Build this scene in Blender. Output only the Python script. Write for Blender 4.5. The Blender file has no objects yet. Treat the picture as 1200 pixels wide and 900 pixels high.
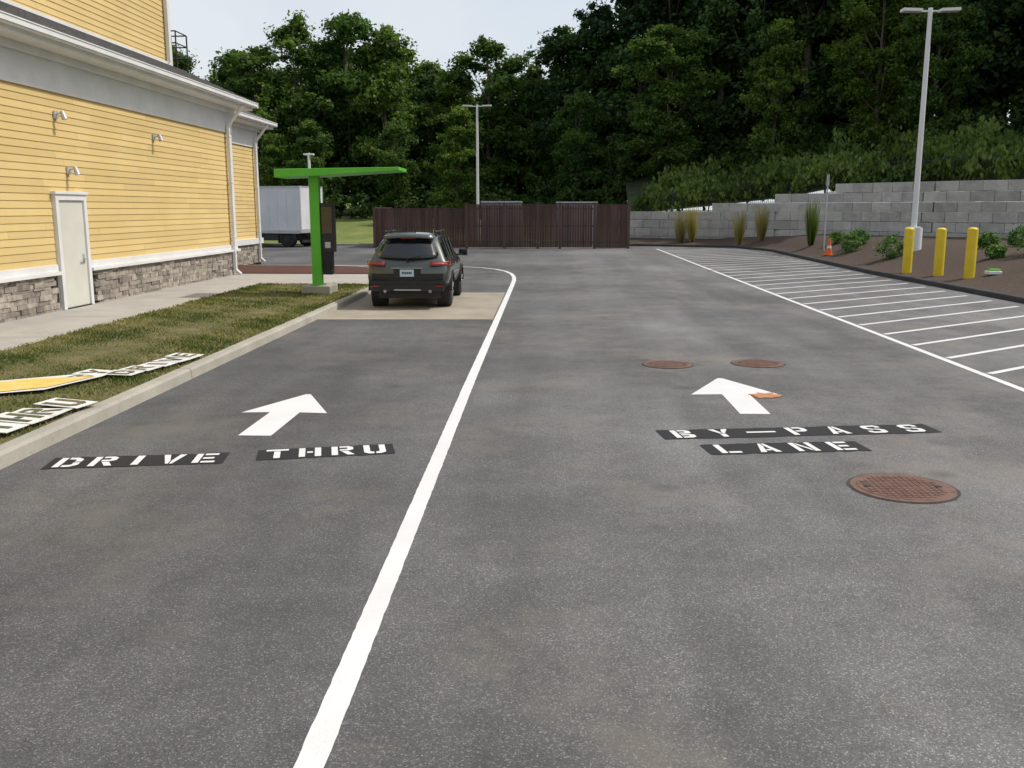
import bpy, math, random
import numpy as np
from mathutils import Vector, Matrix
from mathutils.bvhtree import BVHTree
random.seed(7); rng=np.random.default_rng(7)
scene=bpy.context.scene
COL=scene.collection

# ------------------------------------------------------------ materials
def base_mat(name, rough=.8, metal=0.0, spec=.5):
    m=bpy.data.materials.new(name); m.use_nodes=True
    nt=m.node_tree; b=nt.nodes['Principled BSDF']
    b.inputs['Roughness'].default_value=rough; b.inputs['Metallic'].default_value=metal
    b.inputs['Specular IOR Level'].default_value=spec
    return m,nt,b
def N(nt,t,**kw):
    n=nt.nodes.new(t)
    for k,v in kw.items():
        if k in n.inputs.keys(): n.inputs[k].default_value=v
        else: setattr(n,k,v)
    return n
def coords(nt,scale=(1,1,1)):
    tc=N(nt,'ShaderNodeTexCoord'); mp=N(nt,'ShaderNodeMapping'); mp.inputs['Scale'].default_value=scale
    nt.links.new(tc.outputs['Object'],mp.inputs[0]); return mp.outputs[0]
def noise(nt,vec,scale,detail=4,rough=.6):
    n=N(nt,'ShaderNodeTexNoise'); n.inputs['Scale'].default_value=scale; n.inputs['Detail'].default_value=detail
    n.inputs['Roughness'].default_value=rough
    nt.links.new(vec,n.inputs['Vector']); return n.outputs['Fac']
def ramp(nt,fac,stops):
    r=N(nt,'ShaderNodeValToRGB'); e=r.color_ramp.elements
    while len(e)<len(stops): e.new(.5)
    for i,(p,c) in enumerate(stops):
        e[i].position=p; e[i].color=(c,c,c,1) if isinstance(c,(int,float)) else (*c,1)
    nt.links.new(fac,r.inputs[0]); return r.outputs[0]
def mix(nt,fac,a,b,mode='MIX'):
    n=N(nt,'ShaderNodeMix',data_type='RGBA',blend_type=mode)
    for s,v in ((0,fac),(6,a),(7,b)):
        if isinstance(v,bpy.types.NodeSocket): nt.links.new(v,n.inputs[s])
        elif isinstance(v,(int,float)): n.inputs[s].default_value=v if s==0 else (v,v,v,1)
        else: n.inputs[s].default_value=(*v,1)
    return n.outputs[2]
def bump(nt,b,h,strength=.3,dist=.01):
    n=N(nt,'ShaderNodeBump'); n.inputs['Strength'].default_value=strength; n.inputs['Distance'].default_value=dist
    nt.links.new(h,n.inputs['Height']); nt.links.new(n.outputs[0],b.inputs['Normal'])
def pmat(name,c1,c2,scale=3,rough=.8,bs=60,bst=.2,bd=.005,metal=0,spec=.4,tint=False,stretch=(1,1,1),tr=(.45,1.35)):
    m,nt,b=base_mat(name,rough,metal,spec)
    v=coords(nt,stretch); f=noise(nt,v,scale)
    c=ramp(nt,f,[(.3,c1),(.7,c2)])
    if tint:
        a=N(nt,'ShaderNodeAttribute',attribute_name='tint')
        c=mix(nt,1.0,c,ramp(nt,a.outputs['Fac'],[(0,tr[0]),(1,tr[1])]),'MULTIPLY')
    nt.links.new(c,b.inputs['Base Color'])
    if bst>0: bump(nt,b,noise(nt,v,bs,3),bst,bd)
    return m
def leafmat(name,dark,light,trans=.3):
    m,nt,b=base_mat(name,.55,0,.25)
    a=N(nt,'ShaderNodeAttribute',attribute_name='tint')
    c=ramp(nt,a.outputs['Fac'],[(0,dark),(1,light)])
    oi=N(nt,'ShaderNodeObjectInfo')
    c=mix(nt,1.0,c,ramp(nt,oi.outputs['Random'],[(0,(.62,.74,.8)),(.5,(1,1,1)),(1,(1.3,1.18,.85))]),'MULTIPLY')
    nt.links.new(c,b.inputs['Base Color'])
    if trans>0:
        t=N(nt,'ShaderNodeBsdfTranslucent'); nt.links.new(mix(nt,1.0,c,(1.2,1.3,.5),'MULTIPLY'),t.inputs[0])
        ms=N(nt,'ShaderNodeMixShader'); ms.inputs[0].default_value=trans
        nt.links.new(b.outputs[0],ms.inputs[1]); nt.links.new(t.outputs[0],ms.inputs[2])
        nt.links.new(ms.outputs[0],nt.nodes['Material Output'].inputs[0])
    return m

def asphalt_mat():
    m,nt,b=base_mat('asphalt',.8,0,.4)
    v=coords(nt); vs=coords(nt,(1,.10,1))
    vo=N(nt,'ShaderNodeTexVoronoi'); vo.inputs['Scale'].default_value=150; nt.links.new(v,vo.inputs['Vector'])
    sep=N(nt,'ShaderNodeSeparateColor'); nt.links.new(vo.outputs['Color'],sep.inputs[0])
    agg=ramp(nt,sep.outputs[0],[(0,(.080,.080,.081)),(.5,(.112,.112,.113)),(.88,(.155,.154,.152)),(1,(.31,.30,.28))])
    big=ramp(nt,noise(nt,v,.16,3),[(.34,.68),(.66,1.24)])
    trk=ramp(nt,noise(nt,vs,.9,3),[(.3,.78),(.7,1.22)])
    med=ramp(nt,noise(nt,v,1.7,5,.72),[(.3,.78),(.7,1.15)])
    c=mix(nt,1.0,agg,big,'MULTIPLY'); c=mix(nt,1.0,c,trk,'MULTIPLY'); c=mix(nt,1.0,c,med,'MULTIPLY')
    c=mix(nt,ramp(nt,noise(nt,v,.40,6,.72),[(.51,0.0),(.70,.62)]),c,(.215,.187,.155))
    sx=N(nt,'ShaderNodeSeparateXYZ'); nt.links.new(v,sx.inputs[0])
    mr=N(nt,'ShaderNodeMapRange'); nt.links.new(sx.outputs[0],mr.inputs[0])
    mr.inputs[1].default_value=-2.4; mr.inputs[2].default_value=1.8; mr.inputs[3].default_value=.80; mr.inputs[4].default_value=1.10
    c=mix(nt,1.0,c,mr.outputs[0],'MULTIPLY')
    v2=N(nt,'ShaderNodeTexVoronoi'); v2.inputs['Scale'].default_value=11; nt.links.new(v,v2.inputs['Vector'])
    c=mix(nt,ramp(nt,v2.outputs['Distance'],[(.035,.8),(.06,0.0)]),c,(.34,.33,.31))
    v3=N(nt,'ShaderNodeTexVoronoi'); v3.inputs['Scale'].default_value=.8; nt.links.new(v,v3.inputs['Vector'])
    c=mix(nt,ramp(nt,v3.outputs['Distance'],[(.02,.5),(.13,0.0)]),c,(.04,.04,.04))
    nt.links.new(c,b.inputs['Base Color'])
    bump(nt,b,sep.outputs[0],.5,.005)
    return m
def paint_mat(name,col,wear=.62,wearcol=(.16,.16,.16),amt=.75):
    m,nt,b=base_mat(name,.65,0,.4); v=coords(nt)
    f=ramp(nt,noise(nt,v,70,5,.8),[(wear,0.0),(wear+.07,amt)])
    c=mix(nt,ramp(nt,noise(nt,v,1.6,4),[(.3,0.0),(.75,.35)]),col,tuple(x*.7 for x in col))
    c=mix(nt,f,c,wearcol); nt.links.new(c,b.inputs['Base Color'])
    bump(nt,b,noise(nt,v,110,3),.5,.004); return m
def concrete_mat(name,c1,c2,joint=0,off=0):
    m,nt,b=base_mat(name,.85,0,.3); v=coords(nt)
    c=ramp(nt,noise(nt,v,1.2,6,.65),[(.3,c1),(.72,c2)])
    c=mix(nt,1.0,c,ramp(nt,noise(nt,v,90,3),[(.3,.85),(.7,1.1)]),'MULTIPLY')
    c=mix(nt,ramp(nt,noise(nt,v,4.5,5,.75),[(.56,0.0),(.75,.35)]),c,tuple(x*.55 for x in c1))
    if joint:
        sx=N(nt,'ShaderNodeSeparateXYZ'); nt.links.new(v,sx.inputs[0])
        md=N(nt,'ShaderNodeMath',operation='PINGPONG'); nt.links.new(sx.outputs[1],md.inputs[0]); md.inputs[1].default_value=joint
        c=mix(nt,ramp(nt,md.outputs[0],[(.006,1.0),(.012,0.0)]),c,(.1,.095,.085))
    nt.links.new(c,b.inputs['Base Color']); bump(nt,b,noise(nt,v,60,3),.25,.004); return m

M={}
M['asphalt']=asphalt_mat()
M['white']=paint_mat('white_road_paint',(.72,.72,.71),.61,(.25,.25,.25),.6)
M['black']=paint_mat('black_road_paint',(.012,.012,.013),.74,(.05,.05,.05),.5)
M['walk']=concrete_mat('sidewalk_concrete',(.34,.32,.29),(.44,.42,.38),1.5)
M['kerb']=concrete_mat('kerb_concrete',(.32,.30,.25),(.44,.41,.35),3)
M['pad']=concrete_mat('pad_concrete',(.28,.245,.19),(.40,.35,.28))
M['darkkerb']=concrete_mat('dark_kerb',(.04,.04,.04),(.07,.07,.07))  # near-black tone for the bed kerb and the manhole surrounds
M['grass']=pmat('lawn_soil',(.06,.075,.02),(.17,.14,.07),1.6,.95,30,.5,.02)
M['lawn']=pmat('meadow',(.10,.15,.03),(.20,.22,.06),.6,.95,12,.5,.05)
M['forestfloor']=pmat('forest_floor',(.020,.032,.012),(.055,.07,.022),.8,.95,8,.6,.1)
M['mulch']=pmat('brown_mulch',(.040,.027,.020),(.135,.095,.069),25,.95,45,1.0,.04)
M['redmulch']=pmat('red_mulch',(.07,.030,.023),(.15,.068,.050),25,.95,45,1.0,.04)
M['siding']=pmat('yellow_siding',(.65,.475,.20),(.70,.525,.235),.7,.6,25,.08,.003,tint=True,tr=(.90,1.04))
M['trim']=pmat('white_trim',(.66,.66,.65),(.76,.76,.75),1.5,.5,30,.03,.002)
M['stone']=pmat('ledge_stone',(.20,.175,.15),(.42,.37,.31),7,.9,40,.7,.01,tint=True,tr=(.55,1.3))
M['mortar']=pmat('stone_gap',(.03,.028,.025),(.06,.05,.045),8)
M['door']=pmat('door_paint',(.58,.57,.50),(.64,.63,.56),2,.5,40,.03)
M['shingle']=pmat('roof_shingle',(.05,.048,.048),(.11,.105,.10),9,.9,60,.6,.01)
M['steel']=pmat('galvanised_steel',(.42,.43,.44),(.55,.56,.57),4,.45,30,.05,.002,metal=.3)
M['darkmetal']=pmat('dark_metal',(.02,.02,.022),(.035,.035,.037),4,.5,30,.05)
M['green']=pmat('green_powdercoat',(.10,.46,.03),(.13,.52,.045),2,.4,30,.04,.002)
M['yellow']=pmat('bollard_sleeve',(.70,.50,.02),(.80,.60,.04),3,.45,30,.05,.002)
M['fence']=pmat('brown_fence_board',(.062,.035,.028),(.105,.060,.048),3,.7,30,.25,.004,tint=True,stretch=(1,1,.15),tr=(.6,1.3))
M['block']=pmat('concrete_block',(.37,.355,.325),(.54,.515,.47),1.6,.95,7,.9,.05,tint=True,tr=(.75,1.2))
M['orange']=pmat('orange_plastic',(.75,.12,.02),(.85,.16,.03),3,.5)
M['rust']=pmat('rusty_iron',(.11,.062,.046),(.20,.115,.088),9,.8,60,.5,.004,metal=.1)
M['truck']=pmat('truck_panel',(.62,.64,.66),(.74,.75,.76),.8,.4,20,.03)
M['rubber']=pmat('rubber',(.012,.012,.012),(.03,.03,.03),12,.85)
M['bark']=pmat('bark',(.07,.055,.042),(.18,.155,.12),4,.95,20,.8,.03)
M['leaf']=leafmat('tree_leaves',(.036,.073,.016),(.145,.230,.044),.40)
M['leafdark']=leafmat('tree_leaves_dark',(.026,.056,.018),(.092,.160,.038),.22)
M['weed']=leafmat('weed_leaves',(.06,.10,.02),(.19,.26,.06),.4)
M['reed']=leafmat('reed_grass',(.20,.20,.08),(.42,.36,.18),.4)
M['turf']=leafmat('turf_blades',(.055,.095,.020),(.27,.245,.095),.3)
M['bush']=leafmat('bush_leaves',(.04,.10,.02),(.15,.27,.06),.35)
def glossy(name,col,rough,metal=0,coat=0):
    m,nt,b=base_mat(name,rough,metal,.5); v=coords(nt)
    c=ramp(nt,noise(nt,v,3),[(.3,tuple(x*.92 for x in col)),(.7,col)]); nt.links.new(c,b.inputs['Base Color'])
    b.inputs['Coat Weight'].default_value=coat; b.inputs['Coat Roughness'].default_value=.05; return m
M['carpaint']=glossy('car_paint',(.075,.083,.073),.32,.5,1.0)
M['glass']=glossy('tinted_glass',(.010,.012,.013),.05,0,.6)
M['tail']=glossy('tail_light_red',(.26,.012,.012),.12,0,.8)
M['plate']=glossy('licence_plate',(.45,.60,.70),.4)
M['chrome']=glossy('chrome',(.6,.6,.6),.15,1)
M['clad']=pmat('black_cladding',(.018,.018,.019),(.028,.028,.029),10,.65)
M['rim']=glossy('alloy_rim',(.30,.30,.31),.3,.9)

# ------------------------------------------------------------ mesh builder
class MB:
    def __init__(s): s.v=[];s.f=[];s.m=[];s.t=[];s.mats=[]
    def mi(s,k):
        if k not in s.mats: s.mats.append(k)
        return s.mats.index(k)
    def poly(s,pts,k,t=.5):
        i=len(s.v); s.v+= [tuple(p) for p in pts]; s.f.append(list(range(i,i+len(pts)))); s.m.append(s.mi(k)); s.t.append(t)
    def raw(s,vs,fs,k,t=.5):
        i=len(s.v); s.v+=[tuple(p) for p in vs]
        for f in fs: s.f.append([a+i for a in f]); s.m.append(s.mi(k)); s.t.append(t)
    def box(s,x0,x1,y0,y1,z0,z1,k,t=.5,M4=None,jit=0):
        vs=[Vector((x,y,z)) for z in (z0,z1) for y in (y0,y1) for x in (x0,x1)]
        if jit: vs=[v+Vector([random.uniform(-jit,jit) for _ in range(3)]) for v in vs]
        if M4 is not None: vs=[M4@v for v in vs]
        s.raw(vs,[(0,2,3,1),(4,5,7,6),(0,1,5,4),(2,6,7,3),(0,4,6,2),(1,3,7,5)],k,t)
    def cyl(s,p,q,r0,r1,k,n=16,cap=True,t=.5):
        p=Vector(p);q=Vector(q);d=(q-p).normalized(); a=d.orthogonal().normalized(); b=d.cross(a)
        vs=[];
        for (c,r) in ((p,r0),(q,r1)):
            for i in range(n):
                an=2*math.pi*i/n; vs.append(c+a*math.cos(an)*r+b*math.sin(an)*r)
        fs=[(i,(i+1)%n,n+(i+1)%n,n+i) for i in range(n)]
        if cap: fs+= [tuple(reversed(range(n))),tuple(range(n,2*n))]
        s.raw(vs,fs,k,t)
    def obj(s,name,parent=None,smooth=False,bevel=0,loc=(0,0,0)):
        me=bpy.data.meshes.new(name); me.from_pydata(s.v,[],s.f)
        for k in s.mats: me.materials.append(M[k])
        me.polygons.foreach_set('material_index',s.m)
        a=me.attributes.new('tint','FLOAT','FACE'); a.data.foreach_set('value',s.t)
        if smooth:
            me.polygons.foreach_set('use_smooth',[True]*len(s.f))
            try: me.set_sharp_from_angle(angle=math.radians(40))
            except Exception: pass
        me.update()
        o=bpy.data.objects.new(name,me); COL.objects.link(o); o.location=loc
        if parent: o.parent=parent
        if bevel:
            b=o.modifiers.new('bevel','BEVEL'); b.width=bevel; b.segments=2; b.limit_method='ANGLE'
        return o
def empty(name,loc=(0,0,0),rot=0,parent=None):
    e=bpy.data.objects.new(name,None); COL.objects.link(e); e.location=loc; e.rotation_euler=(0,0,rot); e.empty_display_size=.3
    if parent: e.parent=parent
    return e

# ------------------------------------------------------------ ground
b=MB(); b.poly([(-1500,-1500,-.03),(1500,-1500,-.03),(1500,1500,-.03),(-1500,1500,-.03)],'lawn'); b.obj('ground')
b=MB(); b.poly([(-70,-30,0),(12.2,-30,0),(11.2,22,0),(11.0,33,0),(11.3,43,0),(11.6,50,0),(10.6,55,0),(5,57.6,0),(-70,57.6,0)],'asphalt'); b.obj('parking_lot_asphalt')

def ribbon(mb,pts,w,z,k,jit=.0025,step=.06):
    P=[Vector(p) for p in pts]; L=[]
    for a,c in zip(P[:-1],P[1:]):
        n=max(1,int((c-a).length/step))
        L+=[a.lerp(c,i/n) for i in range(n)]
    L.append(P[-1]); vs=[]
    for i,p in enumerate(L):
        d=(L[min(i+1,len(L)-1)]-L[max(i-1,0)]).normalized(); nrm=Vector((-d.y,d.x))
        a=p+nrm*(w/2+random.uniform(-jit,jit)); c=p-nrm*(w/2+random.uniform(-jit,jit))
        vs+=[(a.x,a.y,z),(c.x,c.y,z)]
    mb.raw(vs,[(2*i,2*i+1,2*i+3,2*i+2) for i in range(len(L)-1)],k)
b=MB()
pts=[(-.93,-2),(-.95,3.5),(-1.02,11.5),(-1.06,19),(-1.1,27.4)]
pts+=[(-1.12,29.5),(-1.18,31),(-1.32,32.5),(-1.6,33.9),(-2.0,35.0),(-2.6,35.9),(-3.4,36.5),(-4.4,36.9),(-6,37.1),(-9,37.2)]
ribbon(b,pts,.125,.004,'white'); b.obj('lane_line')
b=MB(); ribbon(b,[(5.85,9.0),(5.9,30),(5.97,53.4)],.11,.004,'white')
y=6.0
while y<52:
    x1=10.75; y1=y+(x1-5.97)*.78
    if y>9.2: ribbon(b,[(5.97,y),(x1,min(y1,54))] if y1<54 else [(5.97,y),(5.97+(54-y)/.78,54)],.105,.004,'white',.003,.3)
    y+=1.36
b.obj('parking_hatch_marking')
def arrow(cx,y0,y1,hy,sw,hw,name):
    b=MB()
    b.poly([(cx-sw/2,y0,.004),(cx+sw/2,y0,.004),(cx+sw/2,hy,.004),(cx+hw/2,hy-.03,.004),(cx+.03,y1,.004),(cx-.03,y1,.004),(cx-hw/2,hy-.03,.004),(cx-sw/2,hy,.004)],'white')
    b.obj(name)
arrow(-2.9,8.9,11.0,9.98,.33,.95,'arrow_marking')
arrow(2.25,10.1,12.3,11.2,.33,1.08,'arrow_marking')
M['rustpaint']=paint_mat('orange_stain',(.50,.20,.07),.52,(.45,.35,.28),.7)
b=MB(); pp=[]
for i in range(26):
    a=2*math.pi*i/26; r=.15*random.uniform(.6,1.25); pp.append((2.60+math.cos(a)*r*1.2,11.12+math.sin(a)*r*1.2,.008))
b.poly(pp,'rustpaint'); b.obj('pavement_stain')
def R(x0,y0,x1,y1): return [(x0,y0),(x1,y0),(x1,y1),(x0,y1)]
def mirx(p,c=.35): return [(2*c-x,y) for x,y in p]
def miry(p): return [(x,1-y) for x,y in p]
Dt=[(.26,1),(.5,1),(.7,.8),(.7,.54),(.5,.54),(.5,.74),(.44,.8),(.26,.8)]
Ul=[(0,1),(.2,1),(.2,.25),(.32,.18),(.32,0),(.15,0),(0,.15)]
Vl=[(0,1),(.2,1),(.33,.35),(.33,0),(.25,0)]
St=[(.68,.7),(.5,.7),(.5,.82),(.2,.82),(.2,.62),(.32,.56),(.32,.42),(.12,.48),(0,.6),(0,.87),(.14,1),(.55,1),(.68,.88)]
G={'D':[R(0,0,.2,1),Dt,miry(Dt)],
'R':[R(0,0,.2,1),[(.26,1),(.55,1),(.7,.88),(.7,.6),(.58,.5),(.26,.5),(.26,.66),(.5,.66),(.5,.84),(.26,.84)],[(.3,.44),(.52,.44),(.72,0),(.5,0)]],
'I':[R(.24,0,.46,1)],'V':[Vl,mirx(Vl)],
'E':[R(0,0,.2,1),R(.26,.82,.68,1),R(.26,.41,.6,.59),R(.26,0,.68,.18)],
'T':[R(.25,0,.45,.76),R(0,.82,.7,1)],'H':[R(0,0,.2,1),R(.5,0,.7,1),R(.26,.41,.44,.59)],'U':[Ul,mirx(Ul)],
'B':[R(0,0,.2,1),[(.26,1),(.55,1),(.68,.88),(.68,.62),(.58,.54),(.26,.54),(.26,.68),(.48,.68),(.48,.84),(.26,.84)],[(.26,.46),(.6,.46),(.72,.36),(.72,.12),(.58,0),(.26,0),(.26,.17),(.5,.17),(.5,.3),(.26,.3)]],
'Y':[[(0,1),(.22,1),(.33,.6),(.33,.45),(.25,.45)],mirx([(0,1),(.22,1),(.33,.6),(.33,.45),(.25,.45)]),R(.25,0,.45,.39)],
'P':[R(0,0,.2,1),[(.26,1),(.55,1),(.7,.87),(.7,.55),(.56,.42),(.26,.42),(.26,.58),(.5,.58),(.5,.84),(.26,.84)]],
'A':[[(0,0),(.2,0),(.33,.7),(.33,1),(.25,1)],mirx([(0,0),(.2,0),(.33,.7),(.33,1),(.25,1)]),R(.27,.18,.43,.32)],
'S':[St,[(.68-x,1-y) for x,y in St]],'L':[R(0,0,.2,1),R(.26,0,.68,.18)],
'N':[R(0,0,.18,1),R(.54,0,.72,1),[(.22,1),(.5,.3),(.5,0),(.22,.7)]],'-':[R(-.15,.42,.9,.58)]}
def lettering(txt,p0,p1,h,name,lh=.31):
    b=MB(); p0=Vector(p0);p1=Vector(p1); d=(p1-p0); L=d.length; d.normalize(); n=Vector((-d.y,d.x))
    bb=[]
    for i in range(25): bb.append(p0+d*L*i/24+n*random.uniform(-.012,.012))
    for i in range(25): bb.append(p0+d*L*(1-i/24)+n*(h+random.uniform(-.012,.012)))
    b.poly([(q.x,q.y,.004) for q in bb],'black')
    pitch=(L-.06)/len(txt); wf=.92
    for i,c in enumerate(txt):
        o=p0+d*(.03+pitch*i+(pitch-lh*.7*wf)/2)+n*((h-lh)/2)
        for g in G[c]:
            q=[o+d*x*lh*wf+n*y*lh for x,y in g]
            b.poly([(v.x,v.y,.008) for v in q],'white')
    b.obj(name)
lettering('DRIVE',(-4.36,7.62),(-2.86,7.87),.38,'drive_thru_marking')
lettering('THRU',(-2.60,7.98),(-1.40,8.27),.37,'drive_thru_marking')
lettering('BY-PASS',(1.13,8.90),(3.94,9.31),.38,'bypass_lane_marking')
lettering('LANE',(1.48,8.34),(2.99,8.55),.37,'bypass_lane_marking')
def manhole(x,y,r):
    b=MB(); b.cyl((0,0,-.02),(0,0,.006),r,r,'rust',48)
    b.cyl((0,0,.006),(0,0,.010),r*.88,r*.87,'rust',48)
    k=.046
    for i in range(-8,9):
        for j in range(-8,9):
            if math.hypot(i,j)*k<r*.78: b.box(i*k-.018,i*k+.018,j*k-.018,j*k+.018,.010,.0135,'rust')
    for a in (0,math.pi): b.cyl((math.cos(a)*r*.7,math.sin(a)*r*.7,.011),(math.cos(a)*r*.7,math.sin(a)*r*.7,.0155),.03,.03,'darkmetal',10)
    b.obj('manhole_cover',loc=(x,y,0.002))
    c=MB(); pp=[]
    for i in range(40):
        a=2*math.pi*i/40; rr=(r+.02)*random.uniform(.99,1.02); pp.append((x+math.cos(a)*rr,y+math.sin(a)*rr,.0035))
    c.poly(pp,'darkkerb'); c.obj('manhole_patch')
manhole(2.84,7.37,.40); manhole(1.70,13.4,.35); manhole(3.02,13.55,.37)
b=MB(); b.poly([(-4.72,18.75,.003),(-1.15,18.9,.003),(-1.19,25.1,.003),(-4.85,25.1,.003)],'pad')
b.obj('concrete_pad')

# ------------------------------------------------------------ kerbs
def kerb(pts,name,mat,h=.14,w=.17,side=1):
    P=[Vector(p) for p in pts]; b=MB(); prof=[(0,-.02),(0.012,h-.03),(.035,h),(w,h),(w,-.02)]
    vs=[]
    for i,p in enumerate(P):
        d=(P[min(i+1,len(P)-1)]-P[max(i-1,0)]).normalized(); n=Vector((-d.y,d.x))*side
        for (o,z) in prof: q=p+n*o; vs.append((q.x,q.y,z))
    m=len(prof); fs=[]
    for i in range(len(P)-1):
        for j in range(m-1): fs.append((i*m+j,(i+1)*m+j,(i+1)*m+j+1,i*m+j+1))
    b.raw(vs,fs,mat); b.obj(name)
isl=[(-4.7,-20),(-4.7,10),(-4.7,23.5),(-4.78,25.0),(-5.0,26.5),(-5.3,28.3),(-5.55,30),(-5.75,32),(-6.1,33.4),(-6.9,34.4),(-8,34.9),(-10,35.1),(-11.5,35.1)]
kerb(isl,'kerb','kerb')
b=MB(); inner=[(x-.16,y) for x,y in isl[:9]]+[(-6.98,34.24),(-8.05,34.75),(-10,34.95),(-11.7,34.95)]
b.poly([(x,y,.125) for x,y in inner]+[(-11.7,30,.125),(-11.7,-20,.125)],'walk'); b.obj('sidewalk')
b=MB()
nx,ny=14,180
vs=[];fs=[]
for j in range(ny+1):
    yy=-14+(26.1+14)*j/ny
    xr=-4.875 if yy<23.5 else -4.875-(yy-23.5)*.09
    for i in range(nx+1):
        xx=-8.1+(xr+8.1)*i/nx; vs.append((xx,yy,.133+.02*math.sin(i/nx*math.pi)+random.uniform(-.003,.003)))
for j in range(ny):
    for i in range(nx): a=j*(nx+1)+i; fs.append((a,a+1,a+nx+2,a+nx+1))
b.raw(vs,fs,'grass'); b.obj('grass_verge')
b=MB(); b.poly([(-10.15,30.4,.15),(-5.8,30.4,.15),(-5.95,32,.15),(-6.3,33.4,.15),(-7.05,34.1,.15),(-8.1,34.55,.15),(-11.5,34.75,.15),(-11.5,30.4,.15)],'redmulch'); b.obj('mulch_bed')
kb=[(12.2,-30),(11.2,22),(11.0,33),(11.3,43),(11.6,50),(10.6,55),(5,57.6)]
kerb(kb,'kerb','darkkerb',.13,.2,-1)
kerb([(4.8,57.6),(-70,57.6)],'kerb','kerb',.13,.17,-1)

# ------------------------------------------------------------ fast quad mesh
def quads_mesh(name,V,tint,midx,mats):
    n=len(V)//4; me=bpy.data.meshes.new(name)
    me.vertices.add(len(V)); me.vertices.foreach_set('co',np.ascontiguousarray(V,dtype=np.float32).ravel())
    me.loops.add(len(V)); me.loops.foreach_set('vertex_index',np.arange(len(V),dtype=np.int32))
    me.polygons.add(n); me.polygons.foreach_set('loop_start',np.arange(0,4*n,4,dtype=np.int32))
    me.polygons.foreach_set('material_index',np.asarray(midx,dtype=np.int32))
    for k in mats: me.materials.append(M[k])
    a=me.attributes.new('tint','FLOAT','FACE'); a.data.foreach_set('value',np.asarray(tint,dtype=np.float32))
    me.update(calc_edges=True); me.validate(); return me
def leaves(C,Rr,npc,size,tint0,upright=0.0,squash=.75):
    C=np.repeat(C,npc,0); r=np.repeat(Rr,npc); t=np.repeat(tint0,npc); n=len(C)
    d=rng.normal(size=(n,3)); d/=np.linalg.norm(d,axis=1)[:,None]
    rad=r*np.abs(rng.normal(.55,.38,n))
    off=d*rad[:,None]; off[:,2]*=squash
    P=C+off
    nn=d*.6+rng.normal(size=(n,3))*.7+np.array([0,0,.6]); nn/=np.linalg.norm(nn,axis=1)[:,None]
    a=np.cross(nn,rng.normal(size=(n,3))); a/=np.linalg.norm(a,axis=1)[:,None]
    if upright>0: a=a*(1-upright)+np.array([0,0,1])*upright
    a/=np.linalg.norm(a,axis=1)[:,None]; c=np.cross(nn,a); c/=np.linalg.norm(c,axis=1)[:,None]
    s=size*rng.uniform(.55,1.35,n)[:,None]
    V=np.stack([P-a*s,P+c*s*.55,P+a*s,P-c*s*.55],1).reshape(-1,3)
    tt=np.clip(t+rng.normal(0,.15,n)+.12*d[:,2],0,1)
    return V,tt
def tube(P,R_,n=7):
    V=[];
    for (p,q,r0,r1) in zip(P[:-1],P[1:],R_[:-1],R_[1:]):
        p=Vector(p);q=Vector(q);d=(q-p).normalized();a=d.orthogonal().normalized();c=d.cross(a)
        for i in range(n):
            a0=2*math.pi*i/n;a1=2*math.pi*(i+1)/n
            for (cc,r,an) in ((p,r0,a0),(p,r0,a1),(q,r1,a1),(q,r1,a0)):
                v=cc+a*math.cos(an)*r+c*math.sin(an)*r; V.append(v[:])
    return V
def tree_mesh(name,H,W,low,nclump,leafmat_,shape='round',npc=95,ls=.19):
    TV=[]; x=y=0
    trunk=[(0,0,-.6)]; k=7
    for i in range(1,k+1):
        x+=rng.normal(0,.14);y+=rng.normal(0,.14); trunk.append((x,y,H*.93*i/k))
    rr=[.013*H*(1-i/(k+.6))+.03 for i in range(k+1)]
    TV+=tube(trunk,rr)
    C=[];Rr=[];T=[]
    nl=17; lobes=[]
    for i in range(nl):
        f=(i+rng.uniform(.1,.9))/nl; z=low*H+(1-low)*H*f*.98
        if shape=='round': w=W*math.sin(math.pi*min(1,(.16+.78*f)))**.7
        else: w=W*(1.05-f)**.8
        a=i*2.4+rng.uniform(-.6,.6); rr_=w*rng.uniform(.25,.85)
        if f>.9: rr_*=.35
        lobes.append((math.cos(a)*rr_,math.sin(a)*rr_,z,w*rng.uniform(.22,.46)+.45,rr_/(w+.01)))
    for (lx,ly,lz,lr,fr) in lobes:
        base=rng.uniform(.22,.72)
        ti=min(k,max(1,int(lz/(H*.93)*k*.75))); st=Vector(trunk[ti]); en=Vector((lx,ly,lz)); mid=st.lerp(en,.55)+Vector((0,0,-.25))
        TV+=tube([st,mid,en],[.005*H*(1.2-lz/H)+.03,.05,.02],5)
        for j in range(nclump//nl):
            d=rng.normal(size=3); d/=np.linalg.norm(d); s=lr*rng.uniform(.2,1.2)
            c=np.array([lx,ly,lz])+d*s*np.array([1.1,1.1,.7])
            if c[2]>H+.6: c[2]=H-rng.uniform(0,.5)
            if c[2]<.7: c[2]=.7+rng.uniform(0,1)
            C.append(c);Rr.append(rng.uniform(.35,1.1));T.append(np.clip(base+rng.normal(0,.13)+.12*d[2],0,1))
    LV,lt=leaves(np.array(C),np.array(Rr),npc,ls,np.array(T))
    TV=np.array(TV); V=np.concatenate([TV,LV]); nt=len(TV)//4
    return quads_mesh(name,V,np.concatenate([np.full(nt,.5),lt]),np.concatenate([np.zeros(nt),np.ones(len(lt))]),['bark',leafmat_])

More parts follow.
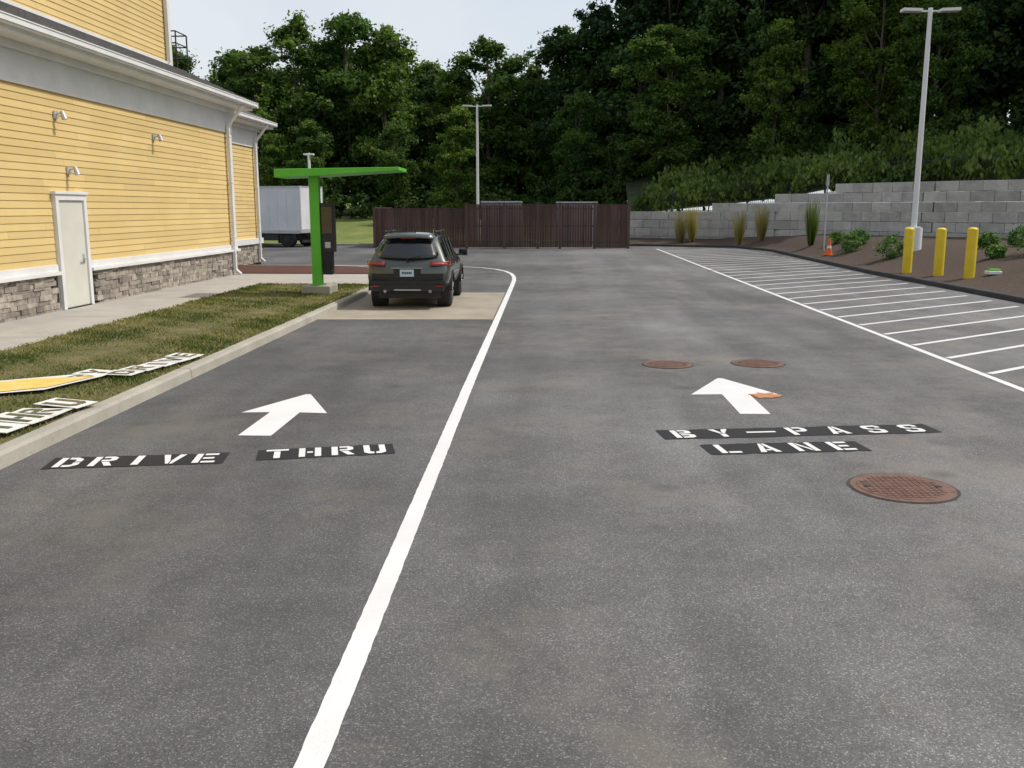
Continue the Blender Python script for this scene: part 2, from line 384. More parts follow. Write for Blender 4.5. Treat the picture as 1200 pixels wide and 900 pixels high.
# ------------------------------------------------------------ bed, retaining wall, upper terrain
W=[(62,-30),(50,15),(36,32.5),(24.6,44.6),(19.5,49.6),(15.8,54.2),(13.8,56.6),(9.8,59.5),(5.1,62),(4.3,66)]
K=[(12.3,-30),(11.4,15),(11.25,24),(11.2,33),(11.4,40),(11.6,46),(11.8,50),(10.7,55.2),(5,57.8),(3.6,58.6)]
terr_v=[];terr_f=[]
def sm(t): t=max(0,min(1,t)); return t*t*(3-2*t)
def loft_bed():
    b=MB(); nt_,ns=60,14; vs=[]
    def interp(P,t):
        u=t*(len(P)-1); i=min(int(u),len(P)-2); return Vector(P[i]).lerp(Vector(P[i+1]),u-i)
    for i in range(nt_+1):
        k=interp(K,i/nt_); w=interp(W,i/nt_); L=(w-k).length
        for j in range(ns+1):
            s=(j/ns)**1.5; p=k.lerp(w,s); vs.append((p.x,p.y,.10+.72*sm(s*L/5.0)*min(1,L/9)+random.uniform(-.02,.02)))
    fs=[(i*(ns+1)+j,i*(ns+1)+j+1,(i+1)*(ns+1)+j+1,(i+1)*(ns+1)+j) for i in range(nt_) for j in range(ns)]
    b.raw(vs,fs,'mulch'); terr_f.extend([tuple(a+len(terr_v) for a in f) for f in fs]); terr_v.extend(vs); o=b.obj('mulch_bed',smooth=True)
loft_bed()
def wall_top(p):
    x=p.x
    if x<9.8: return 2.05
    if x<13.8: return 2.56
    if x<15.9: return 3.07
    return 3.58
b=MB(); bh=.512; BL=1.15
Wp=[Vector(p) for p in W[1:9]][::-1]
seglen=[(c-a).length for a,c in zip(Wp[:-1],Wp[1:])]; tot=sum(seglen)
def along(s):
    for a,c,L in zip(Wp[:-1],Wp[1:],seglen):
        if s<=L: return a.lerp(c,s/L),(c-a).normalized()
        s-=L
    return Wp[-1],(Wp[-1]-Wp[-2]).normalized()
for row in range(0,7):
    s=-(row%2)*BL/2
    while s<tot-BL:
        p,d=along(max(0,s+BL/2)); top=wall_top(p)
        z1=(row+1)*bh-.005
        if z1<=top+.03:
            ang=math.atan2(d.y,d.x)
            Mx=Matrix.Translation((p.x,p.y,0))@Matrix.Rotation(ang,4,'Z')
            o=random.uniform(-.015,.015)+row*-.012
            b.box(-BL/2+.008,BL/2-.008,-.45,.30+o,row*bh,row*bh+bh-.014,'block',random.uniform(.2,.95),Mx,.006)
        s+=BL
b.obj('retaining_wall',bevel=.018)
dirs=[(1,.1),(1,.35),(.75,.66),(.68,.73),(.62,.78),(.55,.83),(.45,.9),(.3,.95),(.05,1)]
offs=[.35,2,5,10,20,40,90,160]; hh=[-.12,.35,1.0,2.0,3.6,6,10,13]
vs=[];fs=[]
tops=[3.58,3.58,3.58,3.58,3.58,3.5,3.0,2.5,2.0]
for i,(p,d,tp) in enumerate(zip(W[0:9],dirs,tops)):
    d=Vector(d).normalized()
    for o,h in zip(offs,hh): vs.append((p[0]+d.x*o,p[1]+d.y*o,tp+h))
m=len(offs)
for i in range(8):
    for j in range(m-1): fs.append((i*m+j,(i+1)*m+j,(i+1)*m+j+1,i*m+j+1))
b=MB(); b.raw(vs,fs,'forestfloor'); b.obj('wooded_hillside',smooth=True)
terr_f.extend([tuple(a+len(terr_v) for a in f) for f in fs]); terr_v.extend(vs)
vs=[];fs=[];nx,ny=50,34
for j in range(ny+1):
    for i in range(nx+1):
        x=-110+114.8*i/nx; y=58+110*(j/ny)**1.4
        vs.append((x,y,-.04+1.6*sm((y-60)/24)+2.5*sm((y-84)/60)+random.uniform(-.04,.04)*(y>60)))
for j in range(ny):
    for i in range(nx): a=j*(nx+1)+i; fs.append((a,a+1,a+nx+2,a+nx+1))
b=MB(); b.raw(vs,fs,'lawn'); b.obj('meadow_bank',smooth=True)
terr_f.extend([tuple(a+len(terr_v) for a in f) for f in fs]); terr_v.extend(vs)
bvh=BVHTree.FromPolygons(terr_v,terr_f)
def gz(x,y):
    h=bvh.ray_cast(Vector((x,y,100)),Vector((0,0,-1)))
    return h[0].z if h[0] is not None else 0.0

# ------------------------------------------------------------ forest
T=[tree_mesh('tree_a',18,4.6,.10,310,'leaf'),tree_mesh('tree_b',17,3.9,.12,280,'leaf'),
   tree_mesh('tree_c',19,5.3,.08,340,'leaf'),tree_mesh('tree_d',18,4.4,.10,310,'leafdark'),
   tree_mesh('tree_e',20,5.0,.14,330,'leafdark'),tree_mesh('tree_f',19,3.6,.06,290,'leafdark','cone')]
TH=[18,17,19,18,20,19]
forest=empty('forest'); cnt=0
def put(x,y,h,v):
    global cnt
    o=bpy.data.objects.new('tree_%d'%cnt,T[v]); COL.objects.link(o); o.parent=forest
    s=h/TH[v]; w=random.uniform(.95,1.25)
    o.location=(x,y,gz(x,y)-.1); o.scale=(s*w,s*w,s); o.rotation_euler=(random.uniform(-.04,.04),random.uniform(-.04,.04),random.uniform(0,6.28)); cnt+=1
for (x,y,h,v) in [(-45,92,17,0),(-39,90,16.5,1),(-34.2,88,15.2,2),(-30,91,15.2,1),(-26.2,87,14.8,0),(-22.5,86,17.2,2),(-18.2,88,17.8,0),(-14.5,86,16.4,1),
    (-11.4,90,13.2,3),(-8.8,88,12.8,0),(-5.6,87,15.4,0),(-1.9,90,13.4,2),(1.2,86,16.0,2),(4.2,84,17.8,3),(7.4,82,20.5,4),
    (10.5,80,21,3),(13.2,78,21.5,5),(16,76,22,4),(19.5,74,22,3),(22.5,72,22,5),(25.5,69,22,4),(28.5,66,22,3),(31.5,63,22,5),(35,60,22,4),(38,56,22,3),(42,52,22,4),(46,46,22,3),(50,40,22,5)]:
    put(x,y,h,v)
    y2=y+6; put(x+random.uniform(1,3),y2+random.uniform(0,3),h*random.uniform(.85,.95) if x<5 else h*1.05,random.choice([3,4,0] if x<5 else [3,4,5]))
    if x>=5: put(x+3,y+13,h*1.15,random.choice([3,4,5]))
    else: put(x-random.uniform(0,2),y+14,h*random.uniform(.78,.9),random.choice([3,4]))
for (x,y,h,v) in [(-20,78,8,1),(-7.5,76,9,1),(8.5,70,11,0),(15,66,10,1),(21,63.5,11,0),(23,60,9,0),(30,54,10,2),(2,76,10,0),(-13,80,8,0),(-24,79,9,2),(36,48,9,1),(5.2,74,8,3)]: put(x,y,h,v)

C=[];Rr=[];Tt=[]
edge=[(-50,84),(-34,82),(-24,80),(-10,81),(0,80),(8,76),(16,70),(24,63),(32,55),(40,47),(48,38)]
def addclump(p,dz,tl,th):
    z=gz(p.x,p.y); C.append((p.x,p.y,z+dz)); Rr.append(random.uniform(.5,1.2)); Tt.append(random.uniform(tl,th))
for (a,c) in zip(edge[:-1],edge[1:]):
    a=Vector(a);c=Vector(c)
    for i in range(95):
        dd=random.uniform(-1,6); addclump(a.lerp(c,random.random())+Vector((.35,1)).normalized()*dd,random.uniform(.3,1.4+dd*.5),.15,.75)
for (a,c) in [((-6,96),(4,95)),((2,92),(12,88)),((10,88),(22,82)),((20,82),(34,74)),((32,74),(48,62))]:
    a=Vector(a);c=Vector(c)
    for i in range(110): addclump(a.lerp(c,random.random())+Vector((0,random.uniform(-1,2))),random.uniform(.2,6.5),.0,.35)
for i in range(150): addclump(Vector((random.uniform(1.5,8.5),random.uniform(74,80))),random.uniform(.2,5.5),.1,.5)
V,t=leaves(np.array(C),np.array(Rr),75,.22,np.array(Tt))
me=quads_mesh('undergrowth',V,t,np.zeros(len(t)),['leafdark']); o=bpy.data.objects.new('undergrowth',me); COL.objects.link(o)
C=[];Rr=[];Tt=[]
for i in range(3400):
    s=random.uniform(0,tot); p,d=along(s); n=Vector((d.y,-d.x))
    if n.y<0: n=-n
    dd=.55+random.random()**1.3*9; q=p+n*dd; z=gz(q.x,q.y)
    pt=.5+.35*math.sin(q.x*.9)+.2*math.sin(q.y*2.3+q.x); tall=max(0,math.sin(q.x*1.7+q.y*.6))*max(0,math.sin(q.y*1.1))*1.5
    C.append((q.x,q.y,z+random.uniform(.05,.7+.6*max(0,pt)+tall))); Rr.append(random.uniform(.2,.6)); Tt.append(min(1,max(0,pt+random.uniform(-.35,.35))))
V,t=leaves(np.array(C),np.array(Rr),30,.16,np.array(Tt),.6,1.1)
me=quads_mesh('weeds',V,t,np.zeros(len(t)),['weed']); o=bpy.data.objects.new('weeds',me); COL.objects.link(o)
b=MB(); s=.2
while s<tot-1:
    p,d=along(s); n=Vector((d.y,-d.x)); n=n if n.y>0 else -n; q=p+n*.9; z=wall_top(p)-.1
    b.box(q.x-.008,q.x+.008,q.y-.008,q.y+.008,z,z+1.3,'darkmetal'); s+=.13
s=.2
while s<tot-3:
    p,d=along(s); n=Vector((d.y,-d.x)); n=n if n.y>0 else -n; q=p+n*.9
    p2,d2=along(s+2.4); n2=Vector((d2.y,-d2.x)); n2=n2 if n2.y>0 else -n2; q2=p2+n2*.9; z=wall_top(p)-.1
    b.box(q.x-.035,q.x+.035,q.y-.035,q.y+.035,z-.3,z+1.45,'darkmetal')
    for hz in (.15,1.2): b.cyl((q.x,q.y,z+hz),(q2.x,q2.y,z+hz),.02,.02,'darkmetal',4)
    s+=2.4
b.obj('picket_fence')

# turf blades
n=70000; yy=4+rng.random(n)**1.3*22; xx=-8.12+rng.random(n)*3.26
f=np.sin(xx*2.1+yy*.9)*np.sin(yy*1.3-xx)*.42+.5+.28*np.sin(xx*5+yy*3.3)*np.sin(yy*4.1)
keep=rng.random(n)<np.clip(1.25-f*.85,.15,1); xx=xx[keep];yy=yy[keep];f=f[keep];n=len(xx)
P=np.stack([xx,yy,np.full(n,.14)],1); an=rng.uniform(0,6.28,n); w=rng.uniform(.003,.006,n)*(1+yy/10); h=rng.uniform(.015,.045,n)*(1.3-.6*np.clip(f,0,1))
dx=np.stack([np.cos(an)*w,np.sin(an)*w,np.zeros(n)],1); ln=np.stack([rng.normal(0,.02,n),rng.normal(0,.02,n),h],1)
V=np.stack([P-dx,P+dx,P+dx*.2+ln,P-dx*.2+ln],1).reshape(-1,3)
me=quads_mesh('turf',V,np.clip(f+rng.normal(0,.2,n),0,1),np.zeros(n),['turf']); o=bpy.data.objects.new('grass',me); COL.objects.link(o)
def grass_clump(x,y,h,w,name,mat='reed'):
    n=300; z=gz(x,y)
    an=rng.uniform(0,6.28,n); r=rng.random(n)**.7*w*.3
    base=np.stack([x+np.cos(an)*r*.6,y+np.sin(an)*r*.6,np.full(n,z)],1)
    hh_=h*rng.uniform(.4,1,n); tip=base+np.stack([np.cos(an)*r*1.5,np.sin(an)*r*1.5,hh_],1)
    wv=np.stack([-np.sin(an+1),np.cos(an+1),np.zeros(n)],1)*.011
    V=np.stack([base-wv,base+wv,tip+wv*.4,tip-wv*.4],1).reshape(-1,3)
    me=quads_mesh(name,V,rng.random(n),np.zeros(n),[mat]); o=bpy.data.objects.new(name,me); COL.objects.link(o)
for (x,y,h) in [(7.9,57.9,2.0),(8.6,58.1,2.2),(10.9,55.3,2.0),(12.0,54.6,2.1)]: grass_clump(x,y,h,.75,'ornamental_grass')
grass_clump(12.75,47,2.2,.65,'ornamental_grass','weed')
def bush(x,y,r,name='shrub'):
    z=gz(x,y); C=[];Rr=[];Tt=[]
    for i in range(26):
        d=rng.normal(size=3); d/=np.linalg.norm(d); C.append((x+d[0]*r*.6,y+d[1]*r*.6,z+r*.6+d[2]*r*.5)); Rr.append(r*.38); Tt.append(rng.uniform(.2,.9))
    V,t=leaves(np.array(C),np.array(Rr),45,.05,np.array(Tt))
    tv=np.array(tube([(x,y,z-.1),(x,y,z+r*.7)],[.03,.015],6)); V=np.concatenate([tv,V])
    me=quads_mesh(name,V,np.concatenate([np.full(len(tv)//4,.5),t]),np.concatenate([np.zeros(len(tv)//4),np.ones(len(t))]),['bark','bush']); o=bpy.data.objects.new(name,me); COL.objects.link(o)
for (x,y,r) in [(12.9,41.2,.6),(13.6,42.3,.55),(12.8,36.2,.72),(15.3,30.4,.85),(16.6,31.2,.7),(14.6,27.6,.6),(17.5,36,.6),(13.4,45,.45),(15.6,34.5,.5),(14.2,30.8,.35),(19.5,38,.6)]: bush(x,y,r)

# ------------------------------------------------------------ building
bld=empty('commercial_building',(0,0,0))
X0=-10.2; X2=-11.6
def siding(name,xw,y0,y1,z0,z1,mat='siding',axis='x'):
    b=MB(); z=z0; e=.145; l=.022
    while z<z1-.01:
        zt=min(z+e,z1)
        cuts=[y0]; q=y0+random.uniform(1,3.6)
        while q<y1-.5: cuts.append(q); q+=3.66
        cuts.append(y1)
        for ya,yb in zip(cuts[:-1],cuts[1:]):
            yb2=yb-.004; tt=random.random()
            if axis=='x':
                b.poly([(xw+l,ya,z),(xw+l,yb2,z),(xw+.008,yb2,zt),(xw+.008,ya,zt)],mat,tt)
                b.poly([(xw+.0,ya,z),(xw+.0,yb2,z),(xw+l,yb2,z),(xw+l,ya,z)],mat,tt)
            else:
                b.poly([(ya,xw+l,z),(yb2,xw+l,z),(yb2,xw+.008,zt),(ya,xw+.008,zt)],mat,tt)
                b.poly([(ya,xw,z),(yb2,xw,z),(yb2,xw+l,z),(ya,xw+l,z)],mat,tt)
        z=zt
    b.obj(name,bld)
b=MB()
b.box(-26,X0-.005,-8,30.4,0,5.3,'mortar'); b.box(-26,X2-.005,30.4,37.6,0,5.3,'mortar')
b.box(-24,-11.25,-6,28.6,5.3,9.6,'mortar'); b.obj('walls',bld)
siding('siding',X0,-8,30.28,1.06,4.56); siding('siding_2',X2,30.41,37.5,1.06,4.56)
siding('siding_upper',-11.25,-6,28.48,6.35,9.3); siding('siding_end',37.6,-26,X2,1.06,4.56,'siding','y')
siding('siding_upper_end',28.6,-24,-11.25,6.35,9.3,'siding','y'); siding('siding_step',30.4,X2,X0-.1,1.06,4.56,'siding','y')
def stones(name,xw,y0,y1,z0,z1,skip=None):
    b=MB(); z=z0
    while z<z1-.02:
        h=min(random.choice([.05,.07,.09,.11]),z1-z); y=y0
        while y<y1:
            l=min(random.uniform(.14,.5),y1-y)
            if not(skip and y+l>skip[0] and y<skip[1]):
                b.box(xw-.02,xw+random.uniform(.035,.07),y+.003,y+l-.003,z+.002,z+h-.002,'stone',random.random(),jit=.003)
            y+=l
        z+=h
    b.obj(name,bld)
stones('stone_base',X0,-4,30.4,.11,.86,(19.15,20.45)); stones('stone_base_2',X2,30.45,37.6,.11,.86)
b=MB()
b.box(X0+.001,X0+.13,-8,19.12,.86,.93,'trim'); b.box(X0+.001,X0+.13,20.48,30.52,.86,.93,'trim')
b.box(X0+.001,X0+.055,-8,19.12,.932,1.07,'trim'); b.box(X0+.001,X0+.055,20.48,30.45,.932,1.07,'trim')
b.box(X2+.001,X2+.13,30.55,37.6,.86,1.07,'trim')
for (xx,ya,yb) in ((X0,-8,30.52),(X2,30.54,37.7)):
    b.box(xx+.001,xx+.06,ya,yb,4.55,4.60,'trim'); b.box(xx+.001,xx+.045,ya,yb,4.602,5.16,'trim')
    b.box(xx+.001,xx+.16,ya,yb,5.162,5.30,'trim')
b.box(-26,-9.62,-8.5,31.02,5.302,5.36,'trim'); b.box(-26,-11.05,31.022,38.2,5.302,5.36,'trim')
b.box(-9.66,-9.60,-8.5,31.0,5.362,5.50,'trim'); b.box(-11.1,-11.03,31.06,38.2,5.362,5.50,'trim')
b.box(-26,-9.66,31.0,31.06,5.362,5.50,'trim'); b.box(-26,-11.1,38.14,38.2,5.362,5.50,'trim')
for (xx,ya,yb) in ((-9.6,-8.5,31.15),(-11.03,31.16,38.3)):
    for (o0,o1,z0,z1) in ((.001,.10,5.40,5.43),(.095,.125,5.431,5.53),(.095,.14,5.531,5.555)): b.box(xx+o0,xx+o1,ya,yb,z0,z1,'trim')
b.box(-11.2,-9.47,31.062,31.17,5.40,5.55,'trim')
b.box(X0-.1,X0+.04,30.28,30.44,1.07,4.55,'trim'); b.box(X2-.1,X2+.04,37.5,37.64,1.07,4.55,'trim')
b.box(-11.33,-11.2,28.48,28.64,6.3,9.3,'trim'); b.box(-11.25,-11.17,-6,28.48,6.3,6.42,'trim')
b.obj('trim',bld,bevel=.004)
b=MB()
def roofq(a,c,d,e): b.poly([a,c,d,e],'shingle')
zb,zt=5.56,6.38
roofq((-9.52,-8.6,zb),(-9.52,31.1,zb),(-11.24,28.7,zt),(-11.24,-6,zt))
roofq((-9.52,31.1,zb),(-26,31.1,zb),(-26,28.7,zt),(-11.24,28.7,zt))
b.box(-26,-9.53,-8.55,31.08,5.51,5.555,'shingle')
roofq((-10.95,31.0,zb),(-10.95,38.25,zb),(-12.6,36.4,6.3),(-12.6,31.0,6.3))
roofq((-10.95,38.25,zb),(-26,38.25,zb),(-26,36.4,6.3),(-12.6,36.4,6.3))
b.box(-26,-12.6,29.5,36.4,6.2,6.3,'shingle'); b.box(-26,-10.96,31.08,38.2,5.51,5.555,'shingle')
b.box(-24.6,-10.7,-6.5,29.2,9.602,9.9,'trim')
for i in range(1,7):
    f=i/7; x=-9.52+(-11.24+9.52)*f; z=zb+(zt-zb)*f; b.box(x-.015,x+.02,-8.5,31.1-2.4*f,z-.01,z+.014,'shingle')
b.obj('roof',bld)
b=MB()
b.box(X0-.02,X0+.10,19.15,19.27,.13,2.5,'trim'); b.box(X0-.02,X0+.10,20.33,20.45,.13,2.5,'trim'); b.box(X0-.02,X0+.10,19.272,20.328,2.38,2.5,'trim')
b.box(X0-.02,X0+.13,19.1,20.5,2.502,2.56,'trim')
b.box(X0-.01,X0+.06,19.275,20.325,.15,2.375,'door'); b.box(X0,X0+.11,19.27,20.33,.127,.15,'darkmetal')
b.box(X0+.06,X0+.075,20.16,20.24,1.05,1.25,'steel'); b.cyl((X0+.07,20.2,1.15),(X0+.14,20.2,1.15),.02,.02,'steel',8); b.box(X0+.125,X0+.15,20.05,20.22,1.135,1.165,'steel')
for z in (.4,1.25,2.1): b.cyl((X0+.07,19.28,z-.06),(X0+.07,19.28,z+.06),.012,.012,'steel',6)
b.obj('door',bld,bevel=.003)
def spout(xw,y,name):
    b=MB(); b.box(xw+.07,xw+.17,y-.055,y+.055,.28,4.75,'trim')
    b.cyl((xw+.12,y,4.73),(xw+.62,y,5.36),.055,.055,'trim',8); b.cyl((xw+.12,y,.30),(xw+.3,y,.14),.055,.055,'trim',8)
    for z in (1.3,3,4.4): b.box(xw+.03,xw+.18,y-.075,y+.075,z,z+.05,'trim')
    b.obj(name,bld,bevel=.008)
spout(X0,29.9,'downspout'); spout(X2,37.1,'downspout_2')
b=MB(); b.box(-11.2,-11.1,28.2,28.3,6.45,9.5,'trim'); b.obj('downspout_3',bld)
for i,(y,z) in enumerate([(19.55,4.1),(24.4,4.0),(19.9,3.0)]):
    b=MB(); b.box(X0+.03,X0+.06,y-.07,y+.07,z-.08,z+.08,'steel'); b.cyl((X0+.06,y,z+.02),(X0+.2,y,z+.04),.018,.018,'steel',8)
    b.cyl((X0+.18,y,z+.07),(X0+.23,y,z-.09),.04,.06,'steel',12); b.obj('wall_light_%d'%i,bld)
b=MB()
for x in (-12.1,-11.6):
    for y in (30.0,30.9): b.cyl((x,y,6.0),(x,y,7.6),.025,.025,'darkmetal',6)
for z in (6.9,7.25,7.6):
    for x in (-12.1,-11.6): b.cyl((x,30.0,z),(x,30.9,z),.02,.02,'darkmetal',6)
    for y in (30,30.9): b.cyl((-12.1,y,z),(-11.6,y,z),.02,.02,'darkmetal',6)
b.obj('roof_rail',bld)

# ------------------------------------------------------------ green ordering canopy
cn=empty('drive_thru_canopy',(-5.75,23.25,0))
b=MB(); b.box(-.36,.36,-.36,.5,.05,.34,'kerb'); b.obj('concrete_base',cn,bevel=.02)
b=MB(); b.box(-.14,.10,-.10,.10,.341,2.98,'green'); b.box(-.2,.16,-.16,.16,.342,.37,'green')
b.box(-.06,.04,.101,.32,.371,2.97,'green')
b.obj('post',cn,bevel=.012)
b=MB()
pr=[(-.84,2.94),(-.84,3.14),(2.16,3.18),(2.16,3.10),(.2,2.98)]
vs=[(x,-.6,z) for x,z in pr]+[(x,.6,z) for x,z in pr]; m=len(pr)
b.raw(vs,[tuple(range(m))[::-1],tuple(range(m,2*m))]+[(i,(i+1)%m,m+(i+1)%m,m+i) for i in range(m)],'green')
b.obj('roof_panel',cn,bevel=.01)
b=MB(); b.box(.12,.42,-.06,.25,1.15,2.35,'darkmetal'); b.box(.14,.40,-.075,-.061,1.6,2.25,'glass'); b.box(.13,.36,-.05,.2,.6,1.149,'clad'); b.box(.2,.34,-.064,-.051,1.25,1.4,'steel')
b.obj('speaker_menu_unit',cn,bevel=.01)

# ------------------------------------------------------------ lamps
def lamp(x,y,z0,top,base,name='street_lamp',rot=0,arm=1.0):
    e=empty(name,(x,y,z0),rot)
    b=MB()
    if base: b.cyl((0,0,-.5),(0,0,.92),.33,.32,'trim',24)
    hb=.92 if base else 0
    b.box(-.2,.2,-.2,.2,hb,hb+.04,'trim')
    b.cyl((0,0,hb+.04),(0,0,top-z0-.1),.11,.08,'trim',14); b.obj('pole',e,smooth=True)
    b=MB(); t=top-z0
    b.box(-.4*arm,.4*arm,-.03,.03,t-.16,t-.10,'trim'); b.cyl((0,0,t-.2),(0,0,t-.02),.08,.08,'trim',10)
    for s in (-1,1):
        M4=Matrix.Translation((s*.68*arm,0,t-.10))@Matrix.Rotation(-s*math.radians(2),4,'Y')
        b.box(-.34*arm,.34*arm,-.2,.2,-.05,.05,'trim',M4=M4); b.box(-.28*arm,.28*arm,-.13,.13,-.062,-.051,'steel',M4=M4)
    b.obj('twin_head',e,bevel=.01)
lamp(13.75,36.6,gz(13.75,36.6)-.05,9.4,True)
lamp(-5.25,69,gz(-5.25,69),9.5,True)
lamp(-15.3,60.5,gz(-15.3,60.5),5.7,False,arm=.3)

# ------------------------------------------------------------ bollards, sign, cone
for (x,y) in [(11.75,31.6),(12.05,29.8),(12.3,28.2)]:
    z=gz(x,y); b=MB(); b.cyl((0,0,-.2),(0,0,1.40),.15,.15,'yellow',24,False)
    prev=.15;zz=1.40
    for a in (20,40,60,80,90):
        r=.15*math.cos(math.radians(a))+.001; zn=1.40+.07*math.sin(math.radians(a)); b.cyl((0,0,zz),(0,0,zn),prev,r,'yellow',24,False); prev=r;zz=zn
    b.obj('bollard',smooth=True,loc=(x,y,z))
x,y=12.55,44.0; z=gz(x,y)
b=MB(); b.cyl((0,0,-.2),(0,0,3.4),.035,.035,'steel',8); b.box(-.02,.02,-.16,.16,2.9,3.4,'steel'); b.obj('traffic_sign',loc=(x,y,z))
x,y=12.2,42.0; z=gz(x,y)
b=MB(); b.box(-.2,.2,-.2,.2,0,.035,'orange')
pz=[0.035,.30,.42,.55,.75]; pr_=[.155,.105,.082,.057,.025]; mk=['orange','trim','orange','orange']
for i in range(4): b.cyl((0,0,pz[i]),(0,0,pz[i+1]),pr_[i],pr_[i+1],mk[i],20,i==3)
b.obj('traffic_cone',loc=(x,y,z))
x,y=12.9,28.0; z=gz(x,y)
b=MB(); b.box(-.2,.2,-.14,.14,0,.1,'trim'); b.box(-.14,.16,-.1,.1,.101,.16,'green'); b.obj('irrigation_box',loc=(x,y,z),bevel=.02)

# ------------------------------------------------------------ enclosure fence
fe=empty('enclosure_fence')
b=MB()
def fseg(x0,x1,y,h):
    x=x0
    while x<x1-.05:
        b.box(x,min(x+.135,x1),y,y+.03,.06,h+random.uniform(-.006,.006),'fence',random.uniform(.1,.9)); x+=.145
    for z in (.3,h/2,h-.25): b.box(x0,x1,y+.031,y+.09,z,z+.1,'fence',.3)
    b.box(x0,x1,y-.02,y+.07,h+.008,h+.05,'fence',.6)
def fpost(x,y,h): b.box(x-.08,x+.08,y-.05,y+.11,0,h+.1,'fence',.8); b.box(x-.1,x+.1,y-.07,y+.13,h+.101,h+.14,'fence',.9)
Yf=53.8
xs=[-10.1,-8.4,-6.6,-4.75]
for a,c in zip(xs[:-1],xs[1:]): fseg(a+.09,c-.09,Yf+.6,2.2)
for x in xs[:-1]: fpost(x,Yf+.6,2.2)
xs=[-4.75,-2.6,-.7,.55,2.5,4.4]
for a,c in zip(xs[:-1],xs[1:]): fseg(a+.09,c-.09,Yf,2.42)
for x in xs: fpost(x,Yf,2.42)
b.obj('front_boards',fe)
b=MB()
def fsegy(x,y0,y1,h):
    y=y0
    while y<y1-.05: b.box(x,x+.03,y,min(y+.135,y1),.06,h,'fence',random.uniform(.25,.9)); y+=.145
for x in (-10.1,4.4,-4.75): fsegy(x,Yf+.8,Yf+6.5,2.3)
b.obj('side_boards',fe)
for (x,y,w,h) in [(-2.9,57.0,2.4,2.68),(1.6,58.6,2.5,2.66)]:
    b=MB(); b.box(-w/2,w/2,-.8,.8,.15,h-.16,'steel'); b.box(-w/2-.05,w/2+.05,-.85,.85,h-.159,h-.11,'darkmetal')
    for i in range(9): xx=-w/2+.1+i*(w-.2)/8; b.box(xx-.03,xx+.03,-.86,-.80,.3,h-.17,'steel')
    b.box(-w/2,w/2,-.8,.8,h-.109,h-.03,'steel'); b.obj('dumpster',loc=(x,y,0),bevel=.01)

# ------------------------------------------------------------ box trailer
tr=empty('box_trailer',(-15.9,56.2,-.12),math.radians(-20))
b=MB(); b.box(-9,2.0,-1.2,1.2,1.0,3.6,'truck')
for i in range(18):
    xx=-8.8+i*.62; b.box(xx,xx+.025,-1.215,-1.2,1.1,3.55,'trim')
b.box(-9,2.0,-1.23,-1.2,.92,1.10,'steel'); b.box(-9,2.0,-1.22,-1.19,3.5,3.62,'steel'); b.box(2.001,2.04,-1.2,1.2,.95,3.62,'steel'); b.box(2.041,2.05,-1.1,-.03,1.15,3.5,'truck'); b.box(2.041,2.05,.03,1.1,1.15,3.5,'truck')
b.obj('box',tr,bevel=.01)
b=MB(); b.box(-9,1.9,-.5,.5,.75,.99,'darkmetal'); b.box(-1.6,1.6,-1.1,1.0,.5,.9,'darkmetal'); b.box(1.95,2.05,-1.0,1.0,.4,.55,'darkmetal')
for wx in (1.0,):
    for s in (-1,1): b.cyl((wx,s*.75,.6),(wx,s*1.12,.6),.48,.48,'rubber',24); b.cyl((wx,s*1.12,.6),(wx,s*1.14,.6),.2,.18,'clad',16)
b.box(.4,.45,-1.15,-.8,.35,1,'rubber')
b.box(-8,-7.6,-.9,-.8,.1,.9,'steel'); b.obj('chassis',tr)

# ------------------------------------------------------------ parked SUV
car=empty('parked_car',(-3.15,20.75,0.004),math.radians(1.0))
def ring(yb,ws,ys,zs): return [(w,yb+dy,z) for w,dy,z in zip(ws,ys,zs)]
rings=[
 ring(0,[0,.74,.83,.86,.83,.77,.60,.48,0],[.16,.16,.03,.0,.06,.12,.46,.54,.52],[.40,.42,.56,.80,1.00,1.08,1.48,1.55,1.60]),
 ring(.12,[0,.80,.905,.930,.90,.84,.67,.54,0],[.12,.12,.0,.0,.02,.08,.46,.50,.48],[.36,.38,.56,.80,1.00,1.08,1.50,1.59,1.64]),
 ring(.55,[0,.82,.925,.940,.91,.86,.69,.56,0],[0,0,0,0,0,0,.3,.3,.3],[.34,.36,.56,.82,1.00,1.08,1.51,1.615,1.66]),
 ring(1.35,[0,.82,.92,.93,.905,.86,.70,.58,0],[0]*9,[.32,.34,.56,.80,.99,1.06,1.52,1.63,1.675]),
 ring(2.1,[0,.82,.915,.925,.90,.86,.70,.58,0],[0]*9,[.32,.34,.56,.79,.97,1.05,1.52,1.63,1.67]),
 ring(2.75,[0,.82,.915,.925,.90,.86,.68,.57,0],[0]*9,[.32,.34,.56,.79,.97,1.05,1.45,1.55,1.59]),
 ring(3.35,[0,.82,.915,.925,.90,.85,.80,.60,0],[0]*9,[.32,.34,.56,.79,.97,1.04,1.10,1.13,1.15]),
 ring(4.05,[0,.80,.90,.91,.88,.82,.74,.50,0],[0]*9,[.32,.34,.56,.76,.92,.98,1.01,1.03,1.05]),
 ring(4.45,[0,.66,.76,.79,.76,.72,.66,.42,0],[.04,.03,.02,0,-.02,-.04,-.06,-.02,.02],[.34,.36,.52,.70,.84,.90,.93,.95,.96]),
 ring(4.60,[0,.46,.52,.55,.52,.48,.42,.3,0],[0,0,0,0,-.02,-.04,-.06,-.05,-.03],[.38,.40,.52,.68,.78,.84,.87,.89,.90])]
b=MB(); NR=len(rings[0]); full=[[(-x,y,z) for x,y,z in r[:0:-1]]+list(r) for r in rings]
m=len(full[0]); b.v=[p for r in full for p in r]
